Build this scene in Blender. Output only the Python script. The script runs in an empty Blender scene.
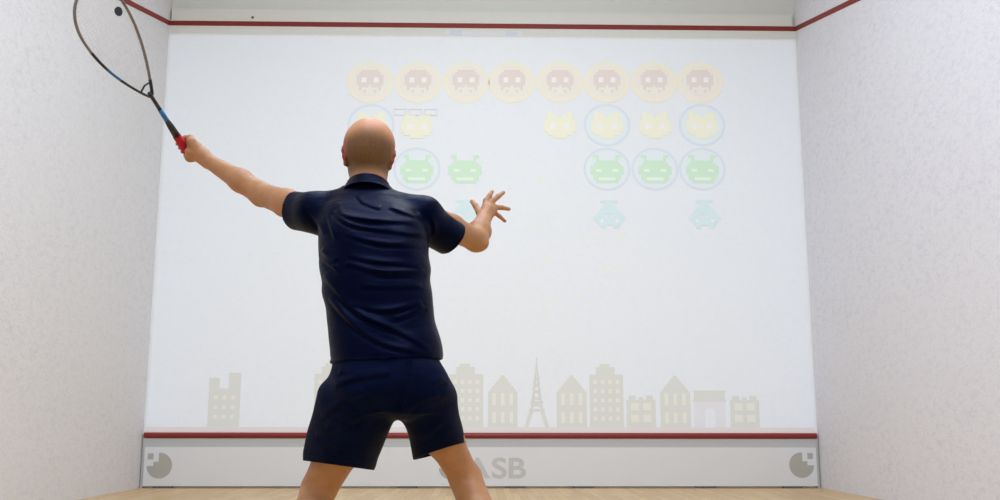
import bpy, bmesh, math, random
import numpy as np
import openvdb as vdb
from mathutils import Vector, Matrix

scene = bpy.context.scene
COL = scene.collection
PI = math.pi

# ------------------------------------------------------------------ camera
def camera_axes(yaw, pitch, roll):
    f = np.array([math.sin(yaw)*math.cos(pitch), math.cos(yaw)*math.cos(pitch), math.sin(pitch)])
    r = np.array([math.cos(yaw), -math.sin(yaw), 0.0])
    u = np.cross(r, f)
    c, s = math.cos(roll), math.sin(roll)
    return c*r + s*u, -s*r + c*u, f
cam_data = bpy.data.cameras.new('camera')
cam = bpy.data.objects.new('camera', cam_data)
COL.objects.link(cam)
r_, u_, f_ = camera_axes(0.0200789, 0.1753366, 0.0013245)
CAM_POS = (-0.0291, -9.52465, 0.58546)
m = Matrix.Identity(4)
for i in range(3):
    m[i][0] = r_[i]; m[i][1] = u_[i]; m[i][2] = -f_[i]; m[i][3] = CAM_POS[i]
cam.matrix_world = m
cam_data.sensor_width = 36.0
cam_data.lens = 986.3*36.0/1000.0
cam_data.clip_start = 0.05
scene.camera = cam

# ------------------------------------------------------------------ view, world
scene.view_settings.view_transform = 'Standard'
scene.view_settings.look = 'None'
scene.view_settings.gamma = 1.0
scene.view_settings.use_curve_mapping = False
scene.view_settings.exposure = 0.0
scene.cycles.max_bounces = 8
scene.cycles.diffuse_bounces = 5
world = bpy.data.worlds.new('world'); scene.world = world
world.use_nodes = True
world.node_tree.nodes['Background'].inputs[0].default_value = (0.8, 0.85, 1, 1)
world.node_tree.nodes['Background'].inputs[1].default_value = 0.0

# ------------------------------------------------------------------ lamps
LAMP = 0.72      # strength of the ceiling lamps
def area_lamp(name, loc, rot, sx, sy, power, color=(1, 1, 1)):
    l = bpy.data.lights.new(name, 'AREA'); l.shape = 'RECTANGLE'; l.size = sx; l.size_y = sy
    l.energy = power; l.color = color
    o = bpy.data.objects.new(name, l); COL.objects.link(o)
    o.location = loc; o.rotation_euler = rot
    return o
for (x, y, p) in ((-.8, -3.0, 44), (.8, -3.0, 44), (-.8, -5.3, 74), (.8, -5.3, 74), (-.8, -7.9, 100), (.8, -7.9, 100)):
    area_lamp('ceiling_lamp', (x, y, 5.62), (0, 0, 0), 0.6, 1.5, p*LAMP, (0.79, 0.91, 1.09) if x < 0 else (0.81, 0.92, 1.07))

# the projector that throws the game's blank bright field on the front wall: a lamp whose beam is cut to a rectangle
PJ = (0.0, -4.4, 5.1)
pl = bpy.data.lights.new('projector_lamp', 'SPOT')
pl.energy = 190.0; pl.color = (0.66, 0.82, 1.25); pl.spot_size = math.radians(150); pl.spot_blend = 0.1
pl.shadow_soft_size = 0.02
pl.use_nodes = True
nt = pl.node_tree
em = nt.nodes['Emission']
tc = nt.nodes.new('ShaderNodeTexCoord'); sp = nt.nodes.new('ShaderNodeSeparateXYZ')
nt.links.new(tc.outputs['Normal'], sp.inputs[0])
def mth(tree, op, a, b=None):
    n = tree.nodes.new('ShaderNodeMath'); n.operation = op
    for i, v in enumerate((a, b)):
        if v is None: continue
        if isinstance(v, (int, float)): n.inputs[i].default_value = v
        else: tree.links.new(v, n.inputs[i])
    return n.outputs[0]
nz = mth(nt, 'ABSOLUTE', sp.outputs[2])
vv = mth(nt, 'DIVIDE', sp.outputs[1], nz)      # vertical slope of the beam
hh = mth(nt, 'ABSOLUTE', mth(nt, 'DIVIDE', sp.outputs[0], nz))
top = (4.478 - PJ[2])/abs(PJ[1]); bot = (0.47 - PJ[2])/abs(PJ[1])
k1 = mth(nt, 'LESS_THAN', vv, top); k2 = mth(nt, 'GREATER_THAN', vv, bot); k3 = mth(nt, 'LESS_THAN', hh, 3.19/abs(PJ[1]))
mask = mth(nt, 'MULTIPLY', mth(nt, 'MULTIPLY', k1, k2), k3)
# a projector lens evens its picture out over the flat wall
d2 = mth(nt, 'ADD', mth(nt, 'ADD', mth(nt, 'MULTIPLY', vv, vv), mth(nt, 'MULTIPLY', hh, hh)), 1.0)
even = mth(nt, 'POWER', d2, 1.75)
nt.links.new(mth(nt, 'MULTIPLY', mask, even), em.inputs['Strength'])
po = bpy.data.objects.new('projector_lamp', pl); COL.objects.link(po)
po.location = PJ; po.rotation_euler = (PI/2, 0, 0)

# ------------------------------------------------------------------ helpers
def lin(c):
    return tuple(((v/255)/12.92 if v/255 <= .04045 else ((v/255+.055)/1.055)**2.4) for v in c)
def link_mesh(name, me, mat=None, parent=None):
    o = bpy.data.objects.new(name, me); COL.objects.link(o)
    if mat is not None: me.materials.append(mat)
    if parent is not None: o.parent = parent
    return o
def thing(name, label, cat, loc=(0, 0, 0), group=None):
    o = bpy.data.objects.new(name, None); COL.objects.link(o); o.location = loc
    o.empty_display_size = .1
    return tag(o, label, cat, group)
def tag(o, label=None, cat=None, group=None, kind=None):
    if label: o['label'] = label
    if cat: o['category'] = cat
    if group: o['group'] = group
    if kind: o['kind'] = kind
    return o
class MB:
    """collects boxes and prisms for one mesh, in coordinates relative to org"""
    def __init__(s, org=(0, 0, 0)):
        s.v = []; s.f = []; s.o = org
    def box(s, x0, x1, y0, y1, z0, z1):
        n = len(s.v); ox, oy, oz = s.o
        for z in (z0, z1):
            for x, y in ((x0, y0), (x1, y0), (x1, y1), (x0, y1)): s.v.append((x-ox, y-oy, z-oz))
        s.f += [(n+3, n+2, n+1, n), (n+4, n+5, n+6, n+7), (n, n+1, n+5, n+4), (n+1, n+2, n+6, n+5), (n+2, n+3, n+7, n+6), (n+3, n, n+4, n+7)]
    def prism_y(s, pts, y0, y1):
        """pts (x,z) counter-clockwise seen from -Y, front at y0"""
        n = len(s.v); k = len(pts); ox, oy, oz = s.o
        for y in (y0, y1):
            for x, z in pts: s.v.append((x-ox, y-oy, z-oz))
        s.f.append(tuple(range(n, n+k))); s.f.append(tuple(range(n+2*k-1, n+k-1, -1)))
        for i in range(k):
            j = (i+1) % k
            s.f.append((n+j, n+i, n+k+i, n+k+j))
    def ring_y(s, cx, cz, ax, az, bx, bz, y0, y1, n=56):
        """elliptic ring: outer ax,az, inner bx,bz"""
        b = len(s.v); ox, oy, oz = s.o
        for y in (y0, y1):
            for (p, q) in ((ax, az), (bx, bz)):
                for i in range(n):
                    a = 2*PI*i/n; s.v.append((cx+p*math.cos(a)-ox, y-oy, cz+q*math.sin(a)-oz))
        O0, I0, O1, I1 = b, b+n, b+2*n, b+3*n
        for i in range(n):
            j = (i+1) % n
            s.f += [(O0+i, O0+j, I0+j, I0+i), (O1+j, O1+i, I1+i, I1+j), (O0+j, O0+i, O1+i, O1+j), (I0+i, I0+j, I1+j, I1+i)]
    def build(s, name, mat, parent=None, smooth=False):
        me = bpy.data.meshes.new(name); me.from_pydata(s.v, [], s.f); me.validate(); me.update()
        bm = bmesh.new(); bm.from_mesh(me); bmesh.ops.recalc_face_normals(bm, faces=bm.faces); bm.to_mesh(me); bm.free()
        if smooth: me.polygons.foreach_set('use_smooth', [True]*len(me.polygons))
        o = link_mesh(name, me, mat, parent)
        if parent is None: o.location = s.o
        return o
def tube_mesh(path, rad, closed=False, n=10, flat=None):
    """path: vectors; rad: radius or list; flat=(normal, scale) squashes the section across that normal"""
    v = []; f = []; path = [Vector(p) for p in path]; N = len(path)
    up = Vector((0, 0, 1)) if flat is None else Vector(flat[0]).normalized()
    for i, p in enumerate(path):
        a = path[(i-1) % N] if (closed or i > 0) else p
        b = path[(i+1) % N] if (closed or i < N-1) else p
        t = (b-a).normalized()
        e1 = up - t*up.dot(t)
        if e1.length < 1e-4: e1 = Vector((1, 0, 0)) - t*t.x
        e1.normalize(); e2 = t.cross(e1)
        r = rad[i] if isinstance(rad, (list, tuple)) else rad
        s1 = 1.0 if flat is None else flat[1]
        for k in range(n):
            an = 2*PI*k/n
            v.append(p + e1*(math.cos(an)*r*s1) + e2*(math.sin(an)*r))
    for i in range(N if closed else N-1):
        j = (i+1) % N
        for k in range(n):
            l = (k+1) % n
            f.append((i*n+k, i*n+l, j*n+l, j*n+k))
    if not closed:
        f.append(tuple(range(n-1, -1, -1))); f.append(tuple((N-1)*n+k for k in range(n)))
    return v, f
def mesh_obj(name, v, f, mat, parent=None, smooth=True):
    me = bpy.data.meshes.new(name); me.from_pydata([tuple(p) for p in v], [], f); me.update()
    if smooth: me.polygons.foreach_set('use_smooth', [True]*len(me.polygons))
    return link_mesh(name, me, mat, parent)

# ------------------------------------------------------------------ materials
def mat(name, col, rough=.6, spec=.3, metallic=0.0, sheen=0.0):
    m = bpy.data.materials.new(name); m.use_nodes = True
    b = m.node_tree.nodes['Principled BSDF']
    b.inputs['Base Color'].default_value = (*col, 1); b.inputs['Roughness'].default_value = rough
    b.inputs['Specular IOR Level'].default_value = spec; b.inputs['Metallic'].default_value = metallic
    b.inputs['Sheen Weight'].default_value = sheen
    return m
def nodes_of(m): return m.node_tree, m.node_tree.nodes['Principled BSDF']
def coords(t, scale=(1, 1, 1)):
    g = t.nodes.new('ShaderNodeNewGeometry'); mp = t.nodes.new('ShaderNodeMapping')
    mp.inputs['Scale'].default_value = scale
    t.links.new(g.outputs['Position'], mp.inputs[0]); return mp.outputs[0]
def noise(t, vec, scale, detail=3, rough=.5):
    n = t.nodes.new('ShaderNodeTexNoise'); n.inputs['Scale'].default_value = scale
    n.inputs['Detail'].default_value = detail; n.inputs['Roughness'].default_value = rough
    t.links.new(vec, n.inputs['Vector']); return n.outputs['Fac']
def ramp(t, fac, stops):
    r = t.nodes.new('ShaderNodeValToRGB'); e = r.color_ramp.elements
    while len(e) < len(stops): e.new(.5)
    for i, (p, c) in enumerate(stops):
        e[i].position = p; e[i].color = (*c, 1) if len(c) == 3 else c
    t.links.new(fac, r.inputs[0]); return r.outputs[0]
def mix(t, fac, a, b, mode='MIX'):
    n = t.nodes.new('ShaderNodeMix'); n.data_type = 'RGBA'; n.blend_type = mode
    for s, v in ((n.inputs[0], fac), (n.inputs[6], a), (n.inputs[7], b)):
        if isinstance(v, (int, float)): s.default_value = v
        elif isinstance(v, tuple): s.default_value = (*v, 1)
        else: t.links.new(v, s)
    return n.outputs[2]
def bump(t, b, h, strength, dist=.01):
    n = t.nodes.new('ShaderNodeBump'); n.inputs['Strength'].default_value = strength; n.inputs['Distance'].default_value = dist
    t.links.new(h, n.inputs['Height']); t.links.new(n.outputs[0], b.inputs['Normal'])

WALL = (0.80, 0.80, 0.80)
def plaster(name, base, marks, stretch, depth=1.0):
    """white court plaster with grey ball marks all over"""
    m = mat(name, base, .75, .15); t, b = nodes_of(m)
    c = coords(t, stretch)
    sm = noise(t, c, 16.0, 6, .8)
    f1 = ramp(t, sm, [(.48, (0, 0, 0)), (.66, (1, 1, 1))])
    big = noise(t, coords(t), 1.1, 3, .6)
    f2 = ramp(t, big, [(.3, (.35, .35, .35)), (.62, (1, 1, 1))])
    fac = mix(t, 1.0, f1, f2, 'MULTIPLY')
    dark = tuple(x*y for x, y in zip(base, (1-.13*depth, 1-.13*depth, 1-.10*depth)))
    c1 = mix(t, fac, base, dark)
    fine = noise(t, c, 45.0, 2, .5)
    fm = ramp(t, fine, [(.35, (.945, .945, .95)), (.6, (1, 1, 1))])
    c2 = mix(t, marks, c1, mix(t, 1.0, c1, fm, 'MULTIPLY'))
    t.links.new(c2, b.inputs['Base Color'])
    bump(t, b, fine, .12, .004)
    return m
M_side = plaster('court_plaster_warm_light', (.79, .776, .764), 1.0, (1, .7, 1.4))  # warmer, dimmer light of the left side put into the base colour
M_right = plaster('court_plaster_cool_light', (.81, .80, .832), 1.0, (1, .7, 1.4))  # cooler, brighter light on the right wall put into the base colour
M_front = plaster('court_plaster_front', (.785, .778, .710), .25, (1, 1, 1), .25)
M_ceil = mat('ceiling_white', (.78, .78, .76), .8)
M_upper = mat('upper_wall_grey', (.75, .76, .70), .85, .1)
M_red = mat('court_line_red', lin((134, 50, 42)), .55)
M_floor = mat('maple_floor', (.5, .35, .2), .35, .4)
t, b = nodes_of(M_floor)
c = coords(t)
br = t.nodes.new('ShaderNodeTexBrick')
rot = t.nodes.new('ShaderNodeMapping'); rot.inputs['Rotation'].default_value = (0, 0, PI/2)
t.links.new(c, rot.inputs[0]); t.links.new(rot.outputs[0], br.inputs['Vector'])
br.inputs['Scale'].default_value = 1.0; br.inputs['Brick Width'].default_value = 1.1; br.inputs['Row Height'].default_value = .062
br.inputs['Mortar Size'].default_value = .0012; br.offset = .37
br.inputs['Color1'].default_value = (*lin((226, 192, 138)), 1); br.inputs['Color2'].default_value = (*lin((208, 170, 116)), 1)
br.inputs['Mortar'].default_value = (*lin((170, 132, 88)), 1)
gr = noise(t, coords(t, (30, 1.5, 1)), 3.0, 4, .6)
g2 = ramp(t, gr, [(.3, (.88, .86, .82)), (.65, (1, 1, 1))])
t.links.new(mix(t, 1.0, br.outputs[0], g2, 'MULTIPLY'), b.inputs['Base Color'])

# ------------------------------------------------------------------ the room
W = 3.2; BACK = -9.75; H = 5.75
def struct(name, mb, m): return tag(mb.build(name, m), kind='structure')
mb = MB(); mb.box(-W-.1, W+.1, BACK-.1, .25, -.1, 0); struct('floor', mb, M_floor)
mb = MB(); mb.box(-W-.1, W+.1, BACK-.1, .25, H, H+.1); struct('ceiling', mb, M_ceil)
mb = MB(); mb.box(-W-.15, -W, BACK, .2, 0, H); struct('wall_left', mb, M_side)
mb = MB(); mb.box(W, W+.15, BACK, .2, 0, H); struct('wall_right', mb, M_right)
mb = MB(); mb.box(-W, W, BACK-.1, BACK, 0, H); struct('wall_back', mb, M_side)
mb = MB(); mb.box(-W, W, 0, .2, 0, 4.63); mb.box(-W+.02, W-.035, 0, .2, 4.63, 4.755); struct('wall_front', mb, M_front)
mb = MB(); mb.box(-W, W, .05, .2, 4.63, H); struct('wall_front_upper', mb, M_upper)
# red out-of-court lines: along the front wall and falling away down both side walls
mb = MB(); mb.box(-W, W, -.004, 0, 4.572, 4.622); struct('trim_1', mb, M_red)
SL = (4.57-2.13)/9.75
for sgn, nm in ((-1, 'trim_2'), (1, 'trim_3')):
    mb = MB(); x0, x1 = sorted((sgn*W, sgn*(W-.004)))
    n = len(mb.v)
    for x in (x0, x1):
        for y, z in ((-.004, 4.572), (-.004, 4.622), (BACK, 4.622+SL*BACK), (BACK, 4.572+SL*BACK)): mb.v.append((x, y, z))
    mb.f += [(0, 1, 2, 3), (7, 6, 5, 4), (0, 4, 5, 1), (1, 5, 6, 2), (2, 6, 7, 3), (3, 7, 4, 0)]
    struct(nm, mb, M_red)

# ------------------------------------------------------------------ the tin along the foot of the front wall
M_tin = mat('tin_white', (.80, .82, .83), .45, .4)
M_tinred = mat('tin_red', lin((138, 42, 38)), .4, .4)
M_tingrey = mat('tin_grey', lin((196, 198, 196)), .55)
M_logo = mat('tin_print', lin((184, 183, 174)), .55)
M_print = mat('tin_letter_print', (.62, .62, .60), .55)
M_dark = mat('dark_gap', (.12, .12, .11), .8)
tin = thing('tin_board', 'white metal tin board with red top rail along foot of front wall', 'tin board', (0, -.03, 0))
def child(mbo, name, m, label=None, parent=None, smooth=False):
    mbo_o = mbo.build(name, m, parent or tin, smooth)
    if label: mbo_o['label'] = label
    return mbo_o
TO = (0, -.03, 0)
mb = MB(TO); mb.box(-3.165, 3.165, -.035, -.005, .018, .376); child(mb, 'panel', M_tin)
mb = MB(TO); mb.box(-3.178, 3.178, -.024, -.002, .376, .456); child(mb, 'top_strip', M_tingrey, 'grey strip under the red rail')
mb = MB(TO)
n = 12; sec = [(-.02-.024*math.cos(a)*1.0, .484+.026*math.sin(a)) for a in [-PI/2+PI*i/n for i in range(n+1)]]
sec = sec + [(-.001, .51), (-.001, .458)]
k = len(sec)
for x in (-3.182, 3.182):
    for y, z in sec: mb.v.append((x, y+.03, z))
mb.f += [tuple(range(k)), tuple(range(2*k-1, k-1, -1))] + [(i, (i+1) % k, k+(i+1) % k, k+i) for i in range(k)]
child(mb, 'rail', M_tinred, 'red rounded top rail')
for x0, x1 in ((-3.186, -3.168), (3.168, 3.186)):
    mb = MB(TO); mb.box(x0, x1, -.028, -.002, 0, .46); child(mb, 'end_strip', M_tingrey)
for x in (-2.98, -1.6, -.7, .3, .95, 2.1, 2.93):
    mb = MB(TO); mb.box(x-.09, x+.09, -.036, -.004, 0, .017); child(mb, 'foot', M_dark, 'dark foot under the panel')
def pixel_ball(cx, cz, R, mirror):
    """printed ball with two pixel squares broken out of its upper corner"""
    mb = MB(TO); N = 16; s = 2*R/N
    y0 = -.0358
    # outline: circle with a stepped notch at the upper (left or right) corner
    pts = []
    for i in range(64):
        a = 2*PI*i/64; pts.append((R*math.cos(a), R*math.sin(a)))
    q = R*.36
    keep = [p for p in pts if not ((p[0] < -q*.0+(-R*.05) and p[1] > R*.28) or (p[0] < -R*.45 and p[1] > -R*.02))]
    # walk from the notch
    keep.sort(key=lambda p: (math.atan2(p[1], p[0]) - PI) % (2*PI))
    st = [(-R*.08, R*.98), (-R*.08, R*.30), (-R*.48, R*.30), (-R*.48, -R*.02), (-R*.98, -R*.02)]
    poly = keep + st
    if mirror: poly = [(-p[0], p[1]) for p in poly][::-1]
    mb.prism_y([(cx+p[0], cz+p[1]) for p in poly], y0, -.0352)
    sg = 1 if mirror else -1
    xa, xb = sorted((cx+sg*R*.95, cx+sg*R*.50))
    mb.box(xa, xb, y0, -.0352, cz+R*.48, cz+R*.95)
    child(mb, 'ball_logo', M_logo, 'grey ball emblem with a broken pixel corner')
pixel_ball(-3.02, .205, .118, False)
pixel_ball(3.02, .213, .118, True)
pixel_ball(-.305, .185, .105, False)
def letters(txt, x, z, size, m, parent, name, y, bold=.0):
    cu = bpy.data.curves.new(name, 'FONT'); cu.body = txt; cu.size = size; cu.extrude = .0004; cu.offset = bold
    o = bpy.data.objects.new(name, cu); COL.objects.link(o)
    bpy.context.view_layer.update()
    me = bpy.data.meshes.new_from_object(o.evaluated_get(bpy.context.evaluated_depsgraph_get()))
    COL.objects.unlink(o); bpy.data.objects.remove(o)
    xs = [v.co.x for v in me.vertices]; w = max(xs)-min(xs); x0 = min(xs)
    w *= 1.22
    for v in me.vertices:
        v.co = Vector(((v.co.x-x0)*1.22, -v.co.z, v.co.y))
    o = link_mesh(name, me, m, parent); o.location = (x, y, z)
    return o, w
xx = -.165
for ch in 'ASB':
    o, w = letters(ch, xx, .095, .262, M_print, tin, 'printed_letter', -.0055, .006)
    o['label'] = 'grey printed letter ' + ch
    xx += w + .018

# ------------------------------------------------------------------ the projected game: projector light painted as pale flat shapes on the front wall
WC = lin((226, 231, 242))
PALE = .64
def pale(name, c):  # wall paint tinted with the projected colour
    w0 = (226, 231, 242); c = tuple(w+(a-w)*PALE for a, w in zip(c, w0))
    return mat(name, tuple(min(.95, k*a/b) for a, b, k in zip(lin(c), WC, (.785, .778, .710))), .75, .1)
P_cream = pale('pale_cream', (238, 229, 208)); P_creamfill = pale('pale_cream_fill', (234, 228, 220))
P_rose = pale('pale_rose', (222, 204, 198)); P_white = pale('pale_white', (240, 237, 243))
P_yellow = pale('pale_yellow', (236, 235, 207)); P_bluering = pale('pale_blue_ring', (205, 218, 238))
P_bluefill = pale('pale_blue_fill', (219, 231, 241)); P_green = pale('pale_green', (190, 228, 196))
P_greenlight = pale('pale_green_light', (222, 243, 226)); P_blue = pale('pale_blue', (200, 226, 236))
P_spark = pale('pale_spark', (232, 229, 214)); P_house = pale('pale_house_grey', (206, 207, 202))
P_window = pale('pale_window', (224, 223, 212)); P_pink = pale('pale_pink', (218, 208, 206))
P_outline = pale('pale_outline', (213, 216, 230)); P_lilac = pale('pale_lilac', (217, 217, 228))
def sprite_mesh(mb, rows, cx, cz, px, pz, ch, y0, y1):
    """one box for every run of the character ch"""
    H_ = len(rows); W_ = len(rows[0])
    for j, row in enumerate(rows):
        i = 0
        while i < W_:
            if row[i] in ch:
                k = i
                while k < W_ and row[k] in ch: k += 1
                x0 = cx+(i-W_/2)*px; z1 = cz+(H_/2-j)*pz
                mb.box(x0, x0+(k-i)*px, y0, y1, z1-pz, z1); i = k
            else: i += 1
L0, L1, L2, L3 = 0.0, -.0012, -.0024, -.0036
FACE = ['...#######...',
        '..#########..',
        '.###########.',
        '.##oo###oo##.',
        '.##oo###oo##.',
        '.###########.',
        '..####.####..',
        '..#wwwwwww#..',
        '...w#www#w...',
        '....wwwww....']
CRITTER = ['.##.....##.',
           '.####.####.',
           '.#########.',
           '###########',
           '##oo###oo##',
           '##oo###oo##',
           '###########',
           '.#########.',
           '...#####...']
HORNED = ['.##......##.',
          '..#......#..',
          '..########..',
          '.##########.',
          '############',
          '##oo####oo##',
          '############',
          '.##########.',
          '.##wwwwww##.',
          '..########..']
BELL = ['...#######...',
        '.....###.....',
        '....#####....',
        '...#######...',
        '..#########..',
        '.####.#.####.',
        '#############',
        '.##o#####o##.',
        '..#########..',
        '...##...##...']
def half(rows, h):
    k = len(rows[0])//2
    return [r[:k]+'.'*(len(r)-k) if h == 0 else '.'*k+r[k:] for r in rows]
ORD = ['first', 'second', 'third', 'fourth', 'fifth', 'sixth', 'seventh', 'eighth']
def badge(name, kind, x, z, label, group, circle):
    o = thing(name, label, 'projected game icon', (x, 0, z), group)
    org = (x, 0, z)
    def prt(nm, m, fn, lab=None):
        mb = MB(org); fn(mb); c = mb.build(nm, m, o)
        return c
    if kind == 'face':
        prt('disc', P_creamfill, lambda b: b.prism_y([(x+.2*math.cos(2*PI*i/48), z+.182*math.sin(2*PI*i/48)) for i in range(48)], L1, L0))
        prt('ring', P_cream, lambda b: b.ring_y(x, z, .236, .216, .188, .170, L2, L0))
        prt('face', P_rose, lambda b: sprite_mesh(b, FACE, x, z, .0245, .0265, '#', L3, L1))
        for hf in (0, 1): prt('eye', P_white, lambda b: sprite_mesh(b, half(FACE, hf), x, z, .0245, .0265, 'o', L3, L1))
        prt('teeth', P_creamfill, lambda b: sprite_mesh(b, FACE, x, z, .0245, .0265, 'w', L3, L1))
        return o
    if circle:
        prt('disc', P_bluefill, lambda b: b.prism_y([(x+.215*math.cos(2*PI*i/48), z+.2*math.sin(2*PI*i/48)) for i in range(48)], L1, L0))
        prt('ring', P_bluering, lambda b: b.ring_y(x, z, .236, .220, .212, .197, L2, L0))
    g, m, px, pz = {'critter': (CRITTER, P_yellow, .029, .0305), 'horned': (HORNED, P_green, .0275, .029), 'bell': (BELL, P_blue, .0245, .0285)}[kind]
    prt('body', m, lambda b: sprite_mesh(b, g, x, z, px, pz, '#', L3, L1))
    for hf in (0, 1):
        prt('eye', P_white if kind != 'horned' else P_greenlight, lambda b: sprite_mesh(b, half(g, hf), x, z, px, pz, 'o', L3, L1))
    if kind == 'horned':
        prt('mouth', P_greenlight, lambda b: sprite_mesh(b, g, x, z, px, pz, 'w', L3, L1))
    return o
for i, (x, z) in enumerate([(-1.151, 3.982), (-.668, 3.986), (-.184, 3.991), (.281, 3.995), (.768, 3.999), (1.245, 4.003), (1.723, 4.007), (2.192, 4.011)]):
    badge('projected_face_badge', 'face', x, z, 'pale rose pixel face in cream ring, %s from the left in the top row' % ORD[i], 'projected face badges in the top row', True)
for x, z, cir, lab in [(-1.13, 3.537, True, 'pale yellow pixel critter in a blue ring, half hidden behind the bald head'),
                       (-.671, 3.537, False, 'pale yellow ringless pixel critter right of the bald head under outlined bars'),
                       (.763, 3.552, False, 'pale yellow ringless pixel critter under the fifth face badge'),
                       (1.237, 3.555, True, 'pale yellow pixel critter in a blue ring, under the sixth face badge'),
                       (1.721, 3.559, False, 'pale yellow pixel critter without a ring, between the two blue-ringed yellow critters'),
                       (2.197, 3.563, True, 'pale yellow pixel critter in blue ring at the right end of its row')]:
    badge('projected_critter', 'critter', x, z, lab, 'projected yellow critters in the second row', cir)
for x, z, cir, lab in [(-.664, 3.088, True, 'pale green horned pixel head in a blue ring, just right of the man\'s ear'),
                       (-.187, 3.09, False, 'pale green horned pixel head without a ring, above the raised open hand'),
                       (1.229, 3.099, True, 'blue-ringed green horned pixel head, leftmost of the three at the right'),
                       (1.709, 3.102, True, 'blue-ringed green horned pixel head, middle of the three at the right'),
                       (2.185, 3.105, True, 'pale green horned pixel head in a blue ring, at the right end of its row')]:
    badge('projected_horned_head', 'horned', x, z, lab, 'projected green horned heads in the third row', cir)
for x, z, lab in [(-.19, 2.632, 'pale blue bell-shaped pixel creature partly behind the raised hand'),
                  (1.245, 2.64, 'pale blue bell-shaped pixel creature below the leftmost of three ringed green heads'),
                  (2.19, 2.645, 'pale blue bell-shaped pixel creature at the right end of the lowest row')]:
    badge('projected_bell_creature', 'bell', x, z, lab, 'projected blue creatures in the lowest row', False)
# three small outlined bars over the yellow critter beside the head
o = thing('projected_slot_strip', 'strip of three faint outlined bars above the yellow critter right of the head', 'projected game icon', (-.69, 0, 3.675))
for i in range(3):
    mb = MB((-.69, 0, 3.675)); cx = -.69+(i-1)*.155
    for a in ((cx-.068, cx+.068, 3.70, 3.712), (cx-.068, cx+.068, 3.64, 3.652), (cx-.068, cx-.056, 3.652, 3.70), (cx+.056, cx+.068, 3.652, 3.70)):
        mb.box(a[0], a[1], L3-.001, L0, a[2], a[3])
    mb.build('outlined_bar', P_outline, o)
# sparks: tiny diamonds
random.seed(4)
SP = [(.64, 2.48), (.67, 2.59), (.96, 2.43), (1.01, 2.4), (.85, 2.35), (1.16, 2.42), (.55, 2.09), (1.18, 2.09), (1.26, 2.1), (1.33, 2.08), (.36, 1.95), (.4, 1.89), (1.01, 1.95), (1.04, 1.9), (.93, 1.81), (.85, 1.74), (.69, 1.79), (.6, 1.69), (.56, 2.53), (.71, 2.65), (.91, 2.08), (1.36, 2.4), (.76, 3.27), (.57, 2.98), (.63, 2.2), (1.19, 2.3)]
for x, z in SP:
    s = random.uniform(.016, .026); mb = MB((x, 0, z))
    mb.prism_y([(x, z-s), (x+s, z), (x, z+s), (x-s, z)], L1, L0)
    tag(mb.build('projected_spark', P_spark), 'tiny pale yellow spark dot scattered on the white wall right of the open hand', 'projected spark', 'projected sparks')

# the row of houses along the foot of the picture
ZG = .562
def house(name, x0, x1, prof, wins, label, m=P_house, cat='projected building'):
    """prof: outline above the ground as fractions of width and metres of height; wins: rectangles (x0,x1,z0,z1) as fractions/metres"""
    o = thing(name, label, cat, ((x0+x1)/2, 0, ZG), 'projected skyline'); org = ((x0+x1)/2, 0, ZG); w = x1-x0
    mb = MB(org)
    for a, b, c, d in prof: mb.box(x0+a*w, x0+b*w, L1, L0, ZG+c, ZG+d)
    mb.build('facade', m, o)
    for a, b, c, d in wins:
        mb = MB(org); mb.box(x0+a*w, x0+b*w, L2, L1, ZG+c, ZG+d); mb.build('window', P_window, o)
    return o
def wgrid(nx, nz, a, b, z0, z1, fw=.5, fh=.5):
    out = []
    for j in range(nz):
        for i in range(nx):
            cx = a+(b-a)*(i+.5)/nx; cz = z0+(z1-z0)*(j+.5)/nz; dx = (b-a)/nx*fw/2; dz = (z1-z0)/nz*fh/2
            out.append((cx-dx, cx+dx, cz-dz, cz+dz))
    return out
def towerblock(x0, x1, label):
    house('projected_tower_block', x0, x1, [(0, 1, 0, .50), (.2, .75, .50, .57), (.3, .6, .57, .6)], wgrid(4, 5, .06, .94, .04, .47, .5, .45), label)
def gabled(x0, x1, label):
    st = [(0, 1, 0, .34)]; n = 6
    for i in range(n): st.append((.07+.43*i/n, .93-.43*i/n, .34+.15*i/n, .34+.15*(i+1)/n))
    house('projected_gabled_house', x0, x1, st, wgrid(3, 1, .06, .94, .2, .33, .42, .85)+wgrid(3, 1, .06, .94, .03, .15, .42, .85), label)
def low(x0, x1, label):
    st = [(0, 1, 0, .26), (.08, .32, .26, .30), (.42, .58, .26, .285), (.68, .92, .26, .30)]
    house('projected_low_house', x0, x1, st, wgrid(2, 2, .08, .92, .03, .25, .66, .62), label)
house('projected_castle_tower', -2.605, -2.305, [(0, 1, 0, .36), (0, .33, .36, .46), (.62, 1, .36, .51)], wgrid(3, 3, .1, .9, .05, .32, .42, .42), 'pale grey castle tower with notched top, alone at the left of the skyline')
towerblock(-1.607, -1.28, 'pale grey tower block partly behind the man\'s dark blue shorts')
towerblock(-.32, .003, 'pale grey tower block just right of the man\'s shorts')
gabled(.05, .33, 'pale grey step-gabled house left of the lattice tower')
gabled(.707, .993, 'pale grey step-gabled house right of the lattice tower')
towerblock(1.022, 1.346, 'pale grey tower block right of two gabled houses, tallest in the right half')
low(1.375, 1.653, 'low pale grey notched-roof house between a tower block and a gabled house')
gabled(1.7, 1.988, 'pale grey step-gabled house left of the arch, rightmost gabled one')
low(2.371, 2.65, 'low pale grey house with notched roof at the right end of the skyline')
o = thing('projected_lattice_tower', 'slim pale grey lattice tower between two gabled houses', 'projected building', (.515, 0, ZG), 'projected skyline')
mb = MB((.515, 0, ZG))
BARN = [0]
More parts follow.
